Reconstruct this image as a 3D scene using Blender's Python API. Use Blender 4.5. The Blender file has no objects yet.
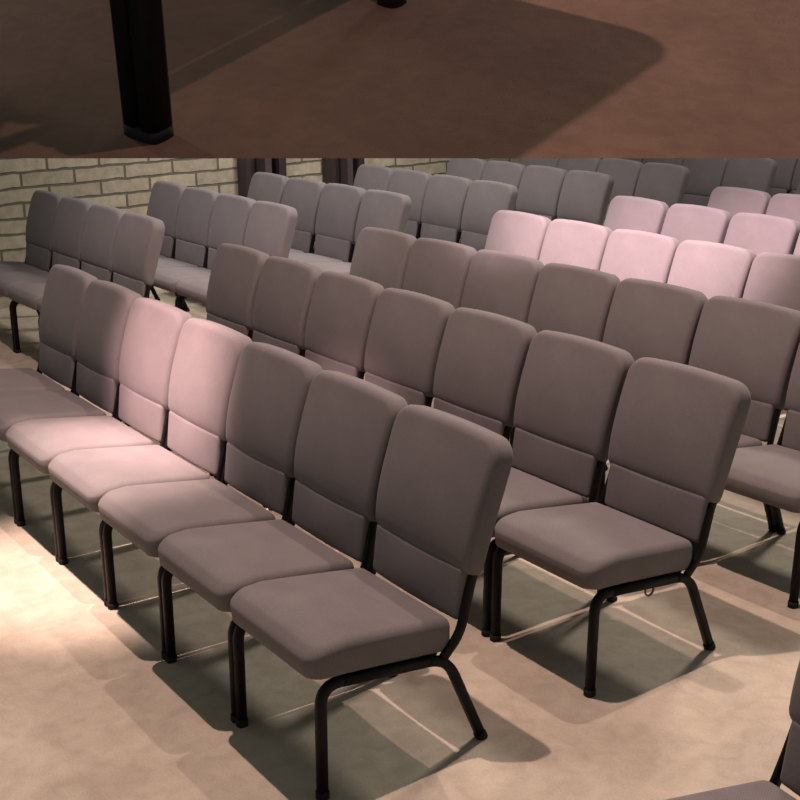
import bpy, bmesh, math, random
from mathutils import Vector, Matrix
random.seed(7)
SC = 1.08                       # solved units -> metres
scene = bpy.context.scene
COL = scene.collection
PI = math.pi

# ------------------------------------------------------------------ camera
F, CY, H, PITCH, ROLL, YAW, CX0, CY0, S, VB, VR, R, A, _ = [1265.629366, 479.02157, 1.870078, 0.341198, -0.00838, 2.525026, 2.690166, -1.525513, 0.488332, 0.569009, 0.492711, 0.922242, 1.365964, 0.0]
ROWFIT = {('m', 0): [0.0538, -0.0125, -0.05679, -0.00916], ('m', 1): [0.05487, 0.00036, -0.05362, -0.00546], ('m', 2): [0.02002, -0.00718, -0.00226, 0.01073],
          ('m', 3): [-0.06612, -0.0092, 0.04181, 0.00582], ('m', 4): [-0.02798, 0.00894, 0.05086, -0.00723], ('m', 5): [-0.0, 0.0, 0.0389, -0.0],
          ('m', 6): [0, 0, 0.03, 0],
          ('a', 1): [0.0352, -0.00119, 0.07471, 0.0048], ('a', 2): [0.05127, 0.00143, 0.02421, 0.00141], ('a', 3): [0.01631, 0.00641, -0.01714, 0.012],
          ('a', 4): [0.01545, -0.00145, -0.04188, 0.00096], ('a', 5): [-0.03862, 0.0, -0.0033, 0.0], ('a', 6): [-0.07961, 0.0, -0.07547, 0.0],
          ('a', 7): [-0.03, 0, -0.03, 0], ('a', 8): [-0.03, 0, -0.03, 0]}
CAM = Vector((CX0, CY0, H)) * SC
fw = Vector((math.cos(YAW) * math.cos(PITCH), math.sin(YAW) * math.cos(PITCH), -math.sin(PITCH)))
rt0 = Vector((math.sin(YAW), -math.cos(YAW), 0)); up0 = rt0.cross(fw)
rt = rt0 * math.cos(ROLL) + up0 * math.sin(ROLL)
up = -rt0 * math.sin(ROLL) + up0 * math.cos(ROLL)
cd = bpy.data.cameras.new('camera'); co = bpy.data.objects.new('camera', cd); COL.objects.link(co)
m = Matrix.Identity(4)
for i in range(3):
    m[i][0] = rt[i]; m[i][1] = up[i]; m[i][2] = -fw[i]; m[i][3] = CAM[i]
co.matrix_world = m
cd.sensor_width = 36; cd.lens = F * 36 / 800
cd.shift_y = (CY - 400) / 800
cd.clip_start = 0.02
scene.camera = co

# ------------------------------------------------------------------ materials
def nodes(name):
    mt = bpy.data.materials.new(name); mt.use_nodes = True
    nt = mt.node_tree; b = nt.nodes['Principled BSDF']
    return mt, nt, b
def N(nt, typ, **kw):
    n = nt.nodes.new(typ)
    for k, v in kw.items():
        if k in n.inputs.keys() if hasattr(n.inputs, 'keys') else False: n.inputs[k].default_value = v
        else: setattr(n, k, v)
    return n
def ramp(nt, fac, stops):
    r = nt.nodes.new('ShaderNodeValToRGB')
    e = r.color_ramp.elements
    e[0].position, e[0].color = stops[0][0], (*stops[0][1], 1)
    e[1].position, e[1].color = stops[-1][0], (*stops[-1][1], 1)
    for p_, c_ in stops[1:-1]:
        q = e.new(p_); q.color = (*c_, 1)
    nt.links.new(fac, r.inputs[0]); return r.outputs[0]
def mapped(nt, scale):
    tc = nt.nodes.new('ShaderNodeTexCoord'); mp = nt.nodes.new('ShaderNodeMapping')
    mp.inputs['Scale'].default_value = scale
    nt.links.new(tc.outputs['Object'], mp.inputs[0]); return mp.outputs[0]
def bump(nt, b, h, strength, dist):
    bp = nt.nodes.new('ShaderNodeBump'); bp.inputs['Strength'].default_value = strength; bp.inputs['Distance'].default_value = dist
    nt.links.new(h, bp.inputs['Height']); nt.links.new(bp.outputs[0], b.inputs['Normal'])
def mix(nt, fac, a, b_, mode='MIX'):
    mx = nt.nodes.new('ShaderNodeMix'); mx.data_type = 'RGBA'; mx.blend_type = mode
    if isinstance(fac, (int, float)): mx.inputs[0].default_value = fac
    else: nt.links.new(fac, mx.inputs[0])
    nt.links.new(a, mx.inputs[6]); nt.links.new(b_, mx.inputs[7]); return mx.outputs[2]

def fabric_material():
    mt, nt, b = nodes('ribbed_taupe_fabric')
    v = mapped(nt, (1, 1, 1))
    wv = nt.nodes.new('ShaderNodeTexWave'); wv.wave_type = 'BANDS'; wv.bands_direction = 'DIAGONAL'
    wv.inputs['Scale'].default_value = 78; wv.inputs['Distortion'].default_value = 3.0; wv.inputs['Detail'].default_value = 1; wv.inputs['Detail Scale'].default_value = 9
    nt.links.new(v, wv.inputs[0])
    ns = nt.nodes.new('ShaderNodeTexNoise'); ns.inputs['Scale'].default_value = 260; ns.inputs['Detail'].default_value = 2
    nt.links.new(v, ns.inputs[0])
    n2 = nt.nodes.new('ShaderNodeTexNoise'); n2.inputs['Scale'].default_value = 9; n2.inputs['Detail'].default_value = 3
    nt.links.new(v, n2.inputs[0])
    c1 = ramp(nt, wv.outputs[0], [(0.0, (.160, .138, .137)), (1.0, (.190, .165, .163))])
    c2 = ramp(nt, ns.outputs[0], [(0.3, (.9, .9, .9)), (0.7, (1.08, 1.08, 1.08))])
    c3 = ramp(nt, n2.outputs[0], [(0.3, (.93, .93, .93)), (0.7, (1.05, 1.05, 1.05))])
    c = mix(nt, 1.0, c1, c2, 'MULTIPLY'); c = mix(nt, 1.0, c, c3, 'MULTIPLY')
    nt.links.new(c, b.inputs['Base Color'])
    b.inputs['Roughness'].default_value = .92
    b.inputs['Specular IOR Level'].default_value = .2
    b.inputs['Sheen Weight'].default_value = .10; b.inputs['Sheen Roughness'].default_value = .45
    b.inputs['Sheen Tint'].default_value = (.9, .85, .85, 1)
    ad = nt.nodes.new('ShaderNodeMath'); ad.operation = 'MULTIPLY_ADD'; ad.inputs[1].default_value = .5
    nt.links.new(ns.outputs[0], ad.inputs[0]); nt.links.new(wv.outputs[0], ad.inputs[2])
    bump(nt, b, ad.outputs[0], .22, .0012)
    return mt
def metal_material():
    mt, nt, b = nodes('black_enamel_steel')
    v = mapped(nt, (1, 1, 1))
    ns = nt.nodes.new('ShaderNodeTexNoise'); ns.inputs['Scale'].default_value = 30; nt.links.new(v, ns.inputs[0])
    c = ramp(nt, ns.outputs[0], [(.3, (.004, .0035, .0045)), (.7, (.008, .007, .008))])
    nt.links.new(c, b.inputs['Base Color']); b.inputs['Roughness'].default_value = .5
    b.inputs['Metallic'].default_value = 0; b.inputs['Specular IOR Level'].default_value = .16
    return mt
def plain(name, col, rough=.6, sc_=40, var=.15):
    mt, nt, b = nodes(name)
    v = mapped(nt, (1, 1, 1))
    ns = nt.nodes.new('ShaderNodeTexNoise'); ns.inputs['Scale'].default_value = sc_; ns.inputs['Detail'].default_value = 4; nt.links.new(v, ns.inputs[0])
    c = ramp(nt, ns.outputs[0], [(.3, tuple(x * (1 - var) for x in col)), (.7, tuple(x * (1 + var) for x in col))])
    nt.links.new(c, b.inputs['Base Color']); b.inputs['Roughness'].default_value = rough
    return mt
def floor_material(name, dark, light, sc_=1.0, seams=True):
    mt, nt, b = nodes(name)
    v = mapped(nt, (sc_, sc_, sc_))
    n1 = nt.nodes.new('ShaderNodeTexNoise'); n1.inputs['Scale'].default_value = 2.2; n1.inputs['Detail'].default_value = 6; n1.inputs['Roughness'].default_value = .62
    n2 = nt.nodes.new('ShaderNodeTexNoise'); n2.inputs['Scale'].default_value = 130; n2.inputs['Detail'].default_value = 3
    n3 = nt.nodes.new('ShaderNodeTexNoise'); n3.inputs['Scale'].default_value = 13; n3.inputs['Detail'].default_value = 5; n3.inputs['Distortion'].default_value = .6
    for n_ in (n1, n2, n3): nt.links.new(v, n_.inputs[0])
    c1 = ramp(nt, n1.outputs[0], [(.32, dark), (.68, light)])
    c2 = ramp(nt, n2.outputs[0], [(.3, (.93, .93, .93)), (.7, (1.05, 1.05, 1.05))])
    c3 = ramp(nt, n3.outputs[0], [(.34, (.90, .89, .88)), (.62, (1.04, 1.04, 1.04))])
    c = mix(nt, 1, c1, c2, 'MULTIPLY'); c = mix(nt, 1, c, c3, 'MULTIPLY')
    nt.links.new(c, b.inputs['Base Color']); b.inputs['Roughness'].default_value = .9
    b.inputs['Specular IOR Level'].default_value = .15
    bump(nt, b, n2.outputs[0], .4, .002)
    return mt
def brick_material():
    mt, nt, b = nodes('slump_block_masonry')
    tc = nt.nodes.new('ShaderNodeTexCoord'); sp = nt.nodes.new('ShaderNodeSeparateXYZ'); cb = nt.nodes.new('ShaderNodeCombineXYZ')
    nt.links.new(tc.outputs['Object'], sp.inputs[0])
    n0 = nt.nodes.new('ShaderNodeTexNoise'); n0.inputs['Scale'].default_value = 5; n0.inputs['Detail'].default_value = 3
    nt.links.new(tc.outputs['Object'], n0.inputs[0])
    wob = nt.nodes.new('ShaderNodeMath'); wob.operation = 'MULTIPLY_ADD'; wob.inputs[1].default_value = .035
    nt.links.new(n0.outputs[0], wob.inputs[0]); nt.links.new(sp.outputs[2], wob.inputs[2])
    nt.links.new(sp.outputs[0], cb.inputs[0]); nt.links.new(wob.outputs[0], cb.inputs[1])
    bk = nt.nodes.new('ShaderNodeTexBrick')
    bk.inputs['Scale'].default_value = 1; bk.inputs['Brick Width'].default_value = BW; bk.inputs['Row Height'].default_value = BH
    bk.inputs['Mortar Size'].default_value = .011; bk.inputs['Mortar Smooth'].default_value = .35; bk.inputs['Bias'].default_value = 0
    bk.inputs['Color1'].default_value = (.42, .35, .26, 1); bk.inputs['Color2'].default_value = (.54, .46, .34, 1); bk.inputs['Mortar'].default_value = (.17, .145, .11, 1)
    nt.links.new(cb.outputs[0], bk.inputs[0])
    n1 = nt.nodes.new('ShaderNodeTexNoise'); n1.inputs['Scale'].default_value = 14; n1.inputs['Detail'].default_value = 5
    nt.links.new(tc.outputs['Object'], n1.inputs[0])
    c2 = ramp(nt, n1.outputs[0], [(.3, (.82, .82, .80)), (.7, (1.1, 1.1, 1.1))])
    c = mix(nt, 1, bk.outputs['Color'], c2, 'MULTIPLY')
    nt.links.new(c, b.inputs['Base Color']); b.inputs['Roughness'].default_value = .9
    inv = nt.nodes.new('ShaderNodeMath'); inv.operation = 'MULTIPLY_ADD'; inv.inputs[1].default_value = -1.0
    nt.links.new(bk.outputs['Fac'], inv.inputs[0])
    sc2 = nt.nodes.new('ShaderNodeMath'); sc2.operation = 'MULTIPLY'; sc2.inputs[1].default_value = .35
    nt.links.new(n1.outputs[0], sc2.inputs[0]); nt.links.new(sc2.outputs[0], inv.inputs[2])
    bump(nt, b, inv.outputs[0], 1.0, .03)
    return mt
BW, BH = .415 * SC, .106 * SC
FAB = fabric_material(); MET = metal_material()
CAP = plain('black_rubber', (.005, .005, .005), .9)
PAN = plain('black_seat_pan', (.02, .018, .018), .8)
FLOOR = floor_material('tan_carpet', (.42, .345, .27), (.56, .47, .37))
CARPET = floor_material('brown_carpet', (.11, .062, .046), (.145, .084, .062), 3.0)
BRICK = brick_material()
POST = plain('dark_brown_steel', (.045, .028, .030), .5)
POST2 = plain('purple_brown_steel', (.085, .06, .065), .5)
PLY = plain('dark_stained_plywood', (.05, .035, .028), .7)
BRASS = plain('dull_steel_wire', (.10, .08, .06), .4)

# ------------------------------------------------------------------ mesh helpers
def finish(name, bm, mat, parent=None, smooth=True, flip=True):
    bmesh.ops.recalc_face_normals(bm, faces=bm.faces)
    me = bpy.data.meshes.new(name)
    bm.to_mesh(me); bm.free()
    me.materials.append(mat)
    if smooth:
        for p_ in me.polygons: p_.use_smooth = True
    o = bpy.data.objects.new(name, me); COL.objects.link(o)
    if parent: o.parent = parent
    return o
def rrect(hx, hy, r, n=6, r2=None):
    """rounded rectangle, counter-clockwise; r for +y corners, r2 for -y corners"""
    r2 = r if r2 is None else r2
    pts = []
    for cx_, cy_, a0, rr in ((hx, hy, 0, r), (-hx, hy, 90, r), (-hx, -hy, 180, r2), (hx, -hy, 270, r2)):
        rr = max(min(rr, hx, hy), 1e-4)
        for i in range(n + 1):
            a = math.radians(a0 + 90 * i / n)
            pts.append((cx_ - math.copysign(rr, cx_) + rr * math.cos(a), cy_ - math.copysign(rr, cy_) + rr * math.sin(a)))
    # subdivide long straight runs
    out = []
    for i, p_ in enumerate(pts):
        q = pts[(i + 1) % len(pts)]
        out.append(p_)
        if math.hypot(q[0] - p_[0], q[1] - p_[1]) > .06:
            for k in range(1, 7): out.append((p_[0] + (q[0] - p_[0]) * k / 7, p_[1] + (q[1] - p_[1]) * k / 7))
    return out
def pillow(hx, hy, r, thick, er, crown, fn, er2=None, r2=None):
    """closed cushion: outline in (a,b), depth c from 0 (back) to thick (front). fn maps (a,b,c)->Vector"""
    bm = bmesh.new(); er2 = er * .5 if er2 is None else er2
    rings = []
    for k in range(4):                                    # back edge
        t = PI / 2 * k / 3; rings.append((er2 * (1 - math.sin(t)), er2 * (1 - math.cos(t))))
    for k in range(7):                                    # front edge
        t = PI / 2 * k / 6; rings.append((er * (1 - math.cos(t)), thick - er + er * math.sin(t)))
    vr = []
    for ins, c in rings:
        vr.append([bm.verts.new(fn(x, y, c + (crown * max(0, 1 - (x / hx) ** 2) * max(0, 1 - (y / hy) ** 2) if c > thick * .6 else 0) * min(1, (c - thick * .6) / (thick * .4)))) for x, y in rrect(hx - ins, hy - ins, max(r - ins, .004), 6, None if r2 is None else max(r2 - ins, .004))])
    n = len(vr[0])
    base_f = rrect(hx - er, hy - er, max(r - er, .004), 6, None if r2 is None else max(r2 - er, .004))
    for s_ in (.93, .86, .78, .7, .6, .5, .38, .26, .13):
        vr.append([bm.verts.new(fn(x * s_, y * s_, thick + crown * (1 - (x * s_ / hx) ** 2) * (1 - (y * s_ / hy) ** 2))) for x, y in base_f])
    back = [[bm.verts.new(fn(x * s_, y * s_, 0)) for x, y in rrect(hx - er2, hy - er2, max(r - er2, .004), 6, None if r2 is None else max(r2 - er2, .004))] for s_ in (.4, .8)]
    vr = back + vr
    for a_, b_ in zip(vr[:-1], vr[1:]):
        for i in range(n): bm.faces.new((a_[i], a_[(i + 1) % n], b_[(i + 1) % n], b_[i]))
    c0 = bm.verts.new(fn(0, 0, 0)); c1 = bm.verts.new(fn(0, 0, thick + crown))
    for i in range(n):
        bm.faces.new((c0, vr[0][(i + 1) % n], vr[0][i])); bm.faces.new((c1, vr[-1][i], vr[-1][(i + 1) % n]))
    return bm
def smooth_path(pts, rad=.05, n=6):
    """polyline with rounded corners"""
    pts = [Vector(p_) for p_ in pts]; out = [pts[0]]
    for i in range(1, len(pts) - 1):
        a, b_, c = pts[i - 1], pts[i], pts[i + 1]
        d1 = (a - b_); d2 = (c - b_); r_ = min(rad, d1.length * .48, d2.length * .48)
        p1 = b_ + d1.normalized() * r_; p2 = b_ + d2.normalized() * r_
        for k in range(n + 1):
            t = k / n; out.append((p1 * (1 - t) ** 2) + b_ * 2 * t * (1 - t) + p2 * t ** 2)
    out.append(pts[-1]); return out
def sweep(bm, path, wx, wn, side=Vector((1, 0, 0)), nseg=12, power=3.2, caps=True):
    """oval / squarish tube along path; wx half width along side, wn half width across"""
    rings = []
    for i, p_ in enumerate(path):
        t = (path[min(i + 1, len(path) - 1)] - path[max(i - 1, 0)]).normalized()
        s_ = (side - t * side.dot(t)).normalized(); nn = t.cross(s_)
        ring = []
        for k in range(nseg):
            a = 2 * PI * k / nseg; ca, sa = math.cos(a), math.sin(a)
            x = math.copysign(abs(ca) ** (2 / power), ca) * wx; y = math.copysign(abs(sa) ** (2 / power), sa) * wn
            ring.append(bm.verts.new(p_ + s_ * x + nn * y))
        rings.append(ring)
    for a_, b_ in zip(rings[:-1], rings[1:]):
        for k in range(nseg): bm.faces.new((a_[k], a_[(k + 1) % nseg], b_[(k + 1) % nseg], b_[k]))
    if caps:
        bm.faces.new(rings[0][::-1]); bm.faces.new(rings[-1])
    return bm
def scale_bm(bm, s_=SC):
    for v in bm.verts: v.co *= s_
    return bm
def box(bm, a, b_):
    a, b_ = Vector(a), Vector(b_)
    v = [bm.verts.new((x, y, z)) for z in (a.z, b_.z) for y in (a.y, b_.y) for x in (a.x, b_.x)]
    for f in ((0, 1, 3, 2), (4, 6, 7, 5), (0, 4, 5, 1), (2, 3, 7, 6), (0, 2, 6, 4), (1, 5, 7, 3)): bm.faces.new([v[i] for i in f])
    return bm
def empty(name, loc=(0, 0, 0), rz=0):
    o = bpy.data.objects.new(name, None); COL.objects.link(o); o.location = loc; o.rotation_euler = (0, 0, rz); o.empty_display_size = .1
    return o
def tag(o, label, cat, group=None):
    o['label'] = label; o['category'] = cat
    if group: o['group'] = group
    return o

# ------------------------------------------------------------------ the padded stacking chair
UX = .2225                       # tube centre from chair middle
def seat_fn(a, b_, c):
    # a = across, b = depth (+b towards the back), c = height above seat pan
    y = .190 + b_
    z = .333 - .115 * (y - .07) + .006 + c
    f = max(0, (.085 - y) / .12)               # waterfall front
    z -= .034 * f * f * (.35 + .65 * min(1, max(0, c) / .09))
    y += -.012 * math.sin(min(1, max(0, c) / .09) * PI) if b_ < -.17 else 0
    a *= 1 - .05 * max(0, min(1, (y - .05) / .33))
    return Vector((a, y, z))
BASE = Vector((0, .468, .484)); TB = Vector((0, .235, .972)).normalized(); NB = Vector((0, -.972, .235))
HB = .194                        # half height of the upper back cushion
def back_fn(a, b_, c):
    t = (b_ + HB) / (2 * HB)
    p_ = BASE + TB * (b_ + HB) + Vector((a, 0, 0))
    arch = .012 * (1 - (a / .24) ** 2) * max(0, t - .3) / .7
    front = max(0, min(1, c / .08))
    bow = .022 * math.sin(PI * min(1, max(0, t)) ** .7) - .012      # roll just above the lower edge
    lowcut = -.024 * max(0, 1 - t / .13) ** 2                     # tucks under at the seam
    wrap = -.010 * (a / .24) ** 2
    p_ += TB * arch + NB * (wrap + (c - .05) + front * (bow + lowcut) + (1 - front) * .030 * (1 - t))
    p_.x *= 1 - .03 * (1 - t)
    return p_
BASE2 = Vector((0, .450, .376)); TB2 = Vector((0, .13, .99)).normalized(); NB2 = Vector((0, -.99, .13))
def low_fn(a, b_, c):
    return BASE2 + TB2 * (b_ + .072) + Vector((a, 0, 0)) + NB2 * (c - .006 - .008 * (a / .2) ** 2)
def build_chair():
    root = empty('padded_chair')
    seat = finish('seat', scale_bm(pillow(.2335, .221, .030, .094, .026, .010, seat_fn, .010, .050)), FAB, root)
    bk = finish('backrest', scale_bm(pillow(.2358, HB, .062, .086, .022, .008, back_fn, .020, .045)), FAB, root)
    lb = finish('lower_back_pad', scale_bm(pillow(.209, .076, .016, .036, .012, .006, low_fn, .008)), FAB, root)
    bm = bmesh.new()
    # seat pan: thin black board with two cross bars
    for (y0, y1, t0, t1) in ((.0, .36, .0, .012),):
        vs = []
        for (x, y) in ((-.215, y0), (.215, y0), (.215, y1), (-.215, y1)):
            z = .333 - .115 * (y - .07); vs.append((bm.verts.new((x, y, z + t0)), bm.verts.new((x, y, z + t1))))
        for i in range(4):
            a_, b_ = vs[i], vs[(i + 1) % 4]; bm.faces.new((a_[0], b_[0], b_[1], a_[1]))
        bm.faces.new([v[0] for v in vs][::-1]); bm.faces.new([v[1] for v in vs])
    finish('seat_pan', scale_bm(bm), PAN, root, smooth=False)
    for y in (.075, .335):
        z = .333 - .115 * (y - .07) - .010
        bm = bmesh.new(); sweep(bm, [Vector((-UX, y, z)), Vector((UX, y, z))], .012, .012, Vector((0, 1, 0)))
        finish('cross_bar', scale_bm(bm), MET, root)
    for sx in (-1, 1):
        X = sx * UX
        side = smooth_path([(X, -.010, .0), (X, -.006, .326), (X, .385, .287), (X, .510, .0)], .062, 8)
        # cut the bent tube at the rail: front leg / rail / rear leg
        i1 = 9; i2 = len(side) - 2 - 8
        for nm, seg in (('leg', side[:i1 + 1]), ('seat_rail', side[i1:i2 + 1]), ('leg', side[i2:])):
            bm = bmesh.new(); sweep(bm, seg, .0135, .0145)
            o = finish(nm, scale_bm(bm), MET, root)
            if nm == 'leg':
                foot, nxt = (seg[0], seg[1]) if seg[0].z < seg[-1].z else (seg[-1], seg[-2])
                d = (nxt - foot).normalized()
                bm = bmesh.new(); sweep(bm, [foot - Vector((0, 0, .0)), foot + d * .022], .0158, .0168)
                finish('foot_cap', scale_bm(bm), CAP, o)
        Xb = sx * .2135
        up_ = smooth_path([(Xb + sx * .012, .372, .290), (Xb + sx * .008, .432, .345), (Xb, .466, .46), (Xb, .508, .60), (Xb - sx * .01, .560, .80)], .05, 6)
        bm = bmesh.new(); sweep(bm, up_, .0085, .0145)
        finish('back_upright', scale_bm(bm), MET, root)
    return root
proto = build_chair()
CH = [(c, list(c.children)) for c in proto.children]
used = [False]
ANG = {}
def place(loc, rz, label, group):
    if not used[0]:
        used[0] = True; r_ = proto
    else:
        r_ = proto.copy(); COL.objects.link(r_)
        for c, gs in CH:
            c2 = c.copy(); COL.objects.link(c2); c2.parent = r_
            for g_ in gs:
                g2 = g_.copy(); COL.objects.link(g2); g2.parent = c2
    r_.location = loc; r_.rotation_euler = (0, 0, rz)
    tag(r_, label, 'chair', group)
    return r_
ORD = ['first', 'second', 'third', 'fourth', 'fifth', 'sixth', 'seventh', 'eighth', 'ninth']
plan = []
for r_, ns in ((0, range(0, 7)), (1, range(0, 7)), (2, range(0, 7)), (3, range(1, 7)), (4, range(2, 7)), (5, range(4, 7)), (6, range(5, 7))):
    for n_ in ns: plan.append(('m', r_, n_))
for r_ in range(1, 9):
    for n_ in range(4): plan.append(('a', r_, n_))
LIT = {(0, 3): 'brightly spotlit', (0, 4): 'pink-spotlit'}
for k, r_, n_ in plan:
    g_ = ROWFIT[(k, r_)]
    base_u = 0 if k == 'm' else -6 * S - A
    u = base_u - n_ * S + g_[0] - g_[1] * n_
    v = r_ * R + g_[2] - g_[3] * n_
    u += .030 + .010 * n_ if k == 'a' else (.018 if r_ else .004)
    rz = math.atan2(g_[3], S)
    if k == 'm':
        if r_ < 3:
            lab = 'taupe padded chair, %s from the right end of the %s centre row' % (ORD[n_], ['front', 'second', 'third'][r_])
            if r_ == 0 and n_ == 0: lab = 'nearest taupe padded chair, at the right end of the front row'
            if r_ == 1 and n_ == 0: lab = 'taupe padded chair with wire ring under its rail, right end of second row'
            if r_ == 2 and n_ == 0: lab = 'taupe padded chair cut by the right picture edge at the end of the third row'
            if (r_, n_) in LIT: lab = '%s padded chair, %s from the right end of the front row' % (LIT[(r_, n_)], ORD[n_])
            if n_ == 6: lab = 'taupe padded chair at the far left end of the %s centre row' % ['front', 'second', 'third'][r_]
        else:
            lab = '%s padded chair, %s from the left end of the %s centre row' % ('pink-lit' if r_ in (3, 4) else 'taupe', ORD[6 - n_], ORD[r_])
        grp = 'padded chairs in the centre block, row %s' % ORD[r_]
    else:
        lab = 'grey padded chair, %s from the aisle in the %s row before the brick wall' % (ORD[n_], ORD[r_ - 1])
        grp = 'padded chairs in the left rear block, row %s' % ORD[r_ - 1]
    o = place(Vector((u, v, 0)) * SC, rz, lab, grp)
    if (k, r_, n_) == ('m', 1, 0): END2 = o
# wire ring hanging under the rail of the second row's end chair
bm = bmesh.new()
cz = .333 - .115 * (.20 - .07) - .026
pth = [Vector((UX + .001, .215 + .017 * math.cos(a), cz - .010 + .017 * math.sin(a))) for a in [2 * PI * i / 20 for i in range(21)]]
sweep(bm, pth, .0032, .0032, nseg=8, power=2)
sweep(bm, [Vector((UX + .001, .215, cz + .010)), Vector((UX + .001, .19, cz + .018)), Vector((UX, .185, cz + .024))], .0022, .0022, nseg=8, power=2)
finish('coupling_ring', scale_bm(bm), BRASS, END2)
# the near chair at the bottom right corner, start of another block
BR = place(Vector((1.432, -.012, 0)) * SC, math.radians(-7), 'dark grey padded chair cut off in the bottom right corner of the picture', None)

# ------------------------------------------------------------------ setting
def struct(name, bm, mat, smooth=False):
    o = finish(name, bm, mat, None, smooth); o['kind'] = 'structure'; return o
bm = box(bmesh.new(), (-11.5, -5, -.12), (9, 14, 0)); struct('floor', bm, FLOOR)
# brick side wall: local x runs along the wall, local z up
WAZ = math.radians(96); WP = Vector((-6.387, 2.215, 0)) * SC
wd = Vector((math.cos(WAZ), math.sin(WAZ), 0)); wn = Vector((-wd.y, wd.x, 0))   # wn points away from the hall
wall = struct('wall_left', box(bmesh.new(), (-7, 0, 0), (10.6, .25, 3.6)), BRICK)
wall.location = WP + Vector((0, 0, 0)); wall.rotation_euler = (0, 0, WAZ)
bwall = struct('wall_back', box(bmesh.new(), (-9.5, 12.5, 0), (9, 12.75, 3.6)), BRICK)
def wall_x(px, py=170):
    """distance along the side wall seen at picture column px"""
    d = rt * (px - 400) / F - up * (py - CY) / F + fw
    t = (WP - CAM).dot(wn) / d.dot(wn)
    return (CAM + d * t - WP).dot(wd)
for x0, x1 in ((237, 277), (322, 355)):
    a, b_ = wall_x(x0), wall_x(x1); w = b_ - a
    for nm, t0, t1, d0, mt in (('steel_post', 0, 1, 0, POST),):
        root = empty('steel_post', WP + wd * (a + w / 2) - wn * .02, WAZ)
        tag(root, 'dark brown steel post against the brick wall, %s' % ('nearer the picture left' if x0 < 300 else 'right of the other post'), 'post', 'steel posts against the brick wall')
        h = 3.6
        finish('web', box(bmesh.new(), (-w / 2, -.02, 0), (w / 2, 0.015, h)), POST, root, False)
        for q0, q1, dp in ((0, .12, .12), (.42, .58, .15), (.82, 1, .12)):
            finish('flange', box(bmesh.new(), (-w / 2 + q0 * w, -dp, 0), (-w / 2 + q1 * w, -.021, h)), POST2 if q0 == .42 else POST, root, False)

# ------------------------------------------------------------------ carpet floor of a separate view, built as a ramp, with its chair
B = math.radians(22)
fh = Vector((math.cos(YAW), math.sin(YAW), 0))
rd = (fh * math.cos(B) + Vector((0, 0, 1)) * math.sin(B)); rx = rt.normalized(); rd = (rd - rx * rd.dot(rx)).normalized(); rn = rx.cross(rd)
def pix(x, y): return rt * (x - 400) / F - up * (y - CY) / F + fw
D0 = 1.32
E0 = CAM + pix(400, 158.3) * D0                      # middle of the lower edge
def on_ramp(x, y):
    d = pix(x, y); return CAM + d * ((E0 - CAM).dot(rn) / d.dot(rn))
def rl(P):                                           # local ramp coordinates
    q = P - E0; return Vector((q.dot(rx), q.dot(rd), q.dot(rn)))
rm = Matrix.Identity(4)
for i in range(3):
    rm[i][0] = rx[i]; rm[i][1] = rd[i]; rm[i][2] = rn[i]; rm[i][3] = E0[i]
ramp_o = empty('carpet_floor_as_ramp'); ramp_o.matrix_world = rm
tag(ramp_o, 'dark brown carpet floor of a separate view, built as a ramp across the top', 'ramp')
bm = bmesh.new()
TH, W2, L2 = .032, 1.15, 1.25
prof = [(0, 0), (L2, 0), (L2, -TH), (.085, -TH)]      # mitred lower edge
vs = [[bm.verts.new((x, y, z)) for y, z in prof] for x in (-W2, W2)]
for i in range(4): bm.faces.new((vs[0][i], vs[0][(i + 1) % 4], vs[1][(i + 1) % 4], vs[1][i]))
bm.faces.new(vs[0][::-1]); bm.faces.new(vs[1])
finish('carpet_deck', bm, CARPET, ramp_o, False)
for sy in (.2, 1.1):
    for sx in (-1.05, 1.05):
        P = E0 + rx * sx + rd * sy - rn * TH
        hgt = P.z
        bm = box(bmesh.new(), (-.025, -.025, -hgt), (.025, .025, 0))
        o = finish('support_post', bm, PLY, ramp_o, False)
        o.matrix_parent_inverse = rm.inverted(); o.location = P; o.rotation_euler = (0, 0, YAW)
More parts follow.
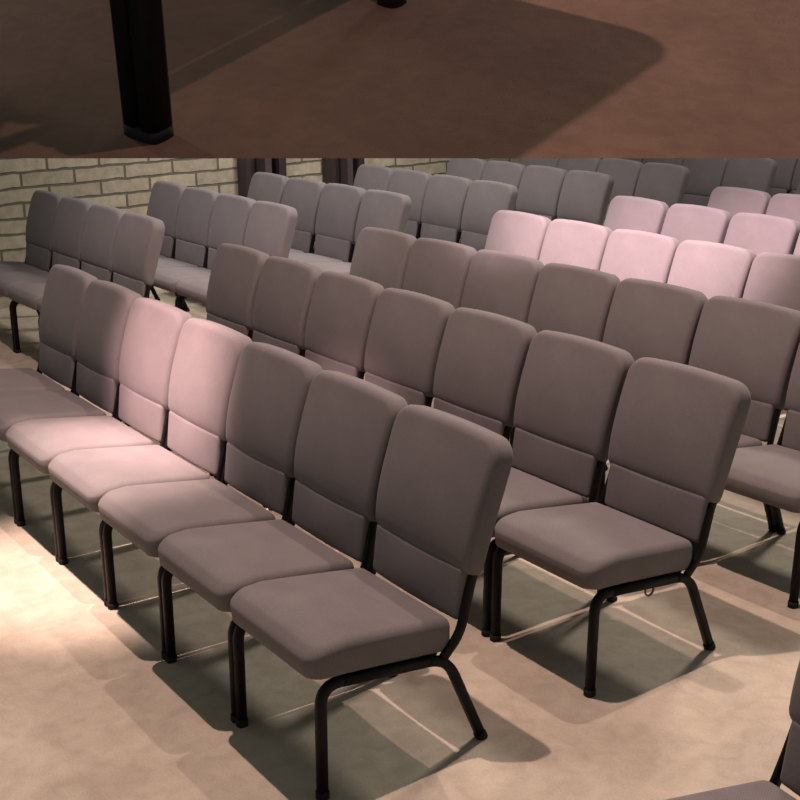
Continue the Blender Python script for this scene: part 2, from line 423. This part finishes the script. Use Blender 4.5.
# chair on the ramp: it faces up the slope; its right-hand side frame stands at two foot points
PF = rl(on_ramp(392, 3)); PR = rl(on_ramp(149, 134))
ax = (PR - PF); ax.z = 0; depth = ax.length; ay = ax.normalized(); axx = Vector((ay.y, -ay.x, 0))
rc = empty('padded_chair'); rc.matrix_world = rm
tag(rc, 'padded chair on the dark carpet at the top, only its thick black legs in view', 'chair')
WCH = .50
def cl(a, b_, z):            # a across the chair from the near side frame, b from front to rear
    return PF + axx * a + ay * b_ + Vector((0, 0, z))
SD = axx
for a in (0, WCH):
    front = smooth_path([cl(a, 0, 0), cl(a, 0.01, .40), cl(a, .12, .41)], .06, 8)
    bm = bmesh.new(); sweep(bm, front, .014, .015, SD); lg = finish('leg', bm, MET, rc)
    bm = bmesh.new(); sweep(bm, [cl(a, 0, 0), cl(a, 0.0005, .022)], .0165, .0175, SD); finish('foot_cap', bm, CAP, lg)
    bm = bmesh.new(); sweep(bm, [cl(a, .12, .41), cl(a, depth - .10, .39)], .014, .014, SD); finish('seat_rail', bm, MET, rc)
    rear = smooth_path([cl(a, depth - .10, .39), cl(a, depth - .02, .385), cl(a, depth, 0)], .05, 8)
    bm = bmesh.new()
    for off in (-.0125, .0125): sweep(bm, [q + SD * off for q in rear], .0125, .017, SD, 14, 3.5)
    lg = finish('leg', bm, MET, rc)
    bm = bmesh.new(); sweep(bm, [cl(a, depth, 0), cl(a, depth, .012)], .0262, .0185, SD, 14, 4); finish('foot_cap', bm, CAP, lg)
    ai = a + (.012 if a == 0 else -.012)
    bm = bmesh.new(); sweep(bm, smooth_path([cl(ai, depth - .11, .39), cl(ai, depth - .03, .48), cl(ai, depth + .08, .80)], .06, 6), .009, .014, SD); finish('back_upright', bm, MET, rc)
for b_ in (.10, depth - .10):
    bm = bmesh.new(); sweep(bm, [cl(0, b_, .395), cl(WCH, b_, .395)], .012, .012, ay); finish('cross_bar', bm, MET, rc)
def seat2(a, b_, c): return cl(WCH / 2 + a, depth / 2 - .05 + b_, .42 + c - .05 * b_)
finish('seat', pillow(.238, depth / 2 + .01, .04, .085, .035, .012, seat2, .012, .05), FAB, rc)
def back2(a, b_, c): return cl(WCH / 2 + a, depth - .01 + .22 * (b_ + .2) - c, .56 + b_ + .2)
finish('backrest', pillow(.238, .2, .07, .075, .03, .012, back2, .02, .04), FAB, rc)

# ------------------------------------------------------------------ lights
def aim(o, tgt):
    d = Vector(tgt) - o.location; o.rotation_euler = d.to_track_quat('-Z', 'Y').to_euler()
def spot(name, loc, tgt, power, col, angle, blend=.4, rad=.05):
    l = bpy.data.lights.new(name, 'SPOT'); l.energy = power; l.color = col; l.spot_size = math.radians(angle); l.spot_blend = blend; l.shadow_soft_size = rad
    o = bpy.data.objects.new(name, l); COL.objects.link(o); o.location = loc; aim(o, tgt); return o
WARM = (1.0, .80, .72); PINK = (1.0, .70, .70)
spot('downlight_and_fill', (-.6, .5, 5.3), (-1.4, .7, 0), 760, (1, .73, .655), 86, .4, .04)
spot('downlight_and_fill', (-.9, 2.6, 5.3), (-1.2, 1.5, 0), 380, (1, .74, .66), 84, .4, .05)
spot('downlight_and_fill', (-1.45, -.30, 4.6), (-1.60, .02, .2), 2300, (1, .74, .68), 21, 1.0, .05)
spot('downlight_and_fill', (-1.5, -2.4, 4.6), (-1.75, .55, .70), 3000, (1, .64, .64), 15.5, .9, .05)
spot('downlight_and_fill', (-1.6, .3, 4.6), (-2.3, 4.1, .8), 4400, (1, .72, .78), 31, .8, .05)
spot('downlight_and_fill', (-4.4, 4.6, 4.8), (-6.1, 4.2, .6), 620, (1, .94, .88), 84, .9, .3)  # added wall wash that brightens the brick, no fitting known here
spot('downlight_and_fill', (-4.2, 1.0, 4.9), (-5.0, 3.6, .6), 700, (1, .92, .92), 62, .9, .25)  # extra unseen spot, added to lift the dim left rear block
spot('downlight_and_fill', (-3.6, 6.6, 4.8), (-3.6, 8.2, .5), 420, (1, .90, .90), 80, .9, .2)  # brightener added for the dark far back rows
spot('downlight_and_fill', (-2.2, 5.8, 5.3), (-1.4, 2.0, 0), 800, (1, .93, .84), 100, .8, .5)  # broad soft fill, added to lighten the shadows under the chairs
# added spots that light the ramp and throw its chair shadows
def on(x, y, z): return E0 + rx * x + rd * y + rn * z
spot('added_ramp_spot', on(-.74, .89, 1.6), on(.50, .12, 0), 125, (1, .74, .60), 38, .25, .012)
spot('added_ramp_spot', on(.10, .2, 1.7), on(.2, .2, 0), 34, (1, .70, .58), 58, .5, .012)
spot('added_ramp_spot', on(-1.2, 1.1, .5), on(-.45, .42, 0), 26, (1, .84, .72), 24, .6, .012)  # low added spot raking the carpet under the seat
w = bpy.data.worlds.new('world'); scene.world = w; w.use_nodes = True
bg = w.node_tree.nodes['Background']; bg.inputs[0].default_value = (.88, 1.0, .96, 1); bg.inputs[1].default_value = .20

vs_ = scene.view_settings
vs_.view_transform = 'Standard'; vs_.look = 'None'; vs_.exposure = 0.0; vs_.gamma = 1.0; vs_.use_curve_mapping = False
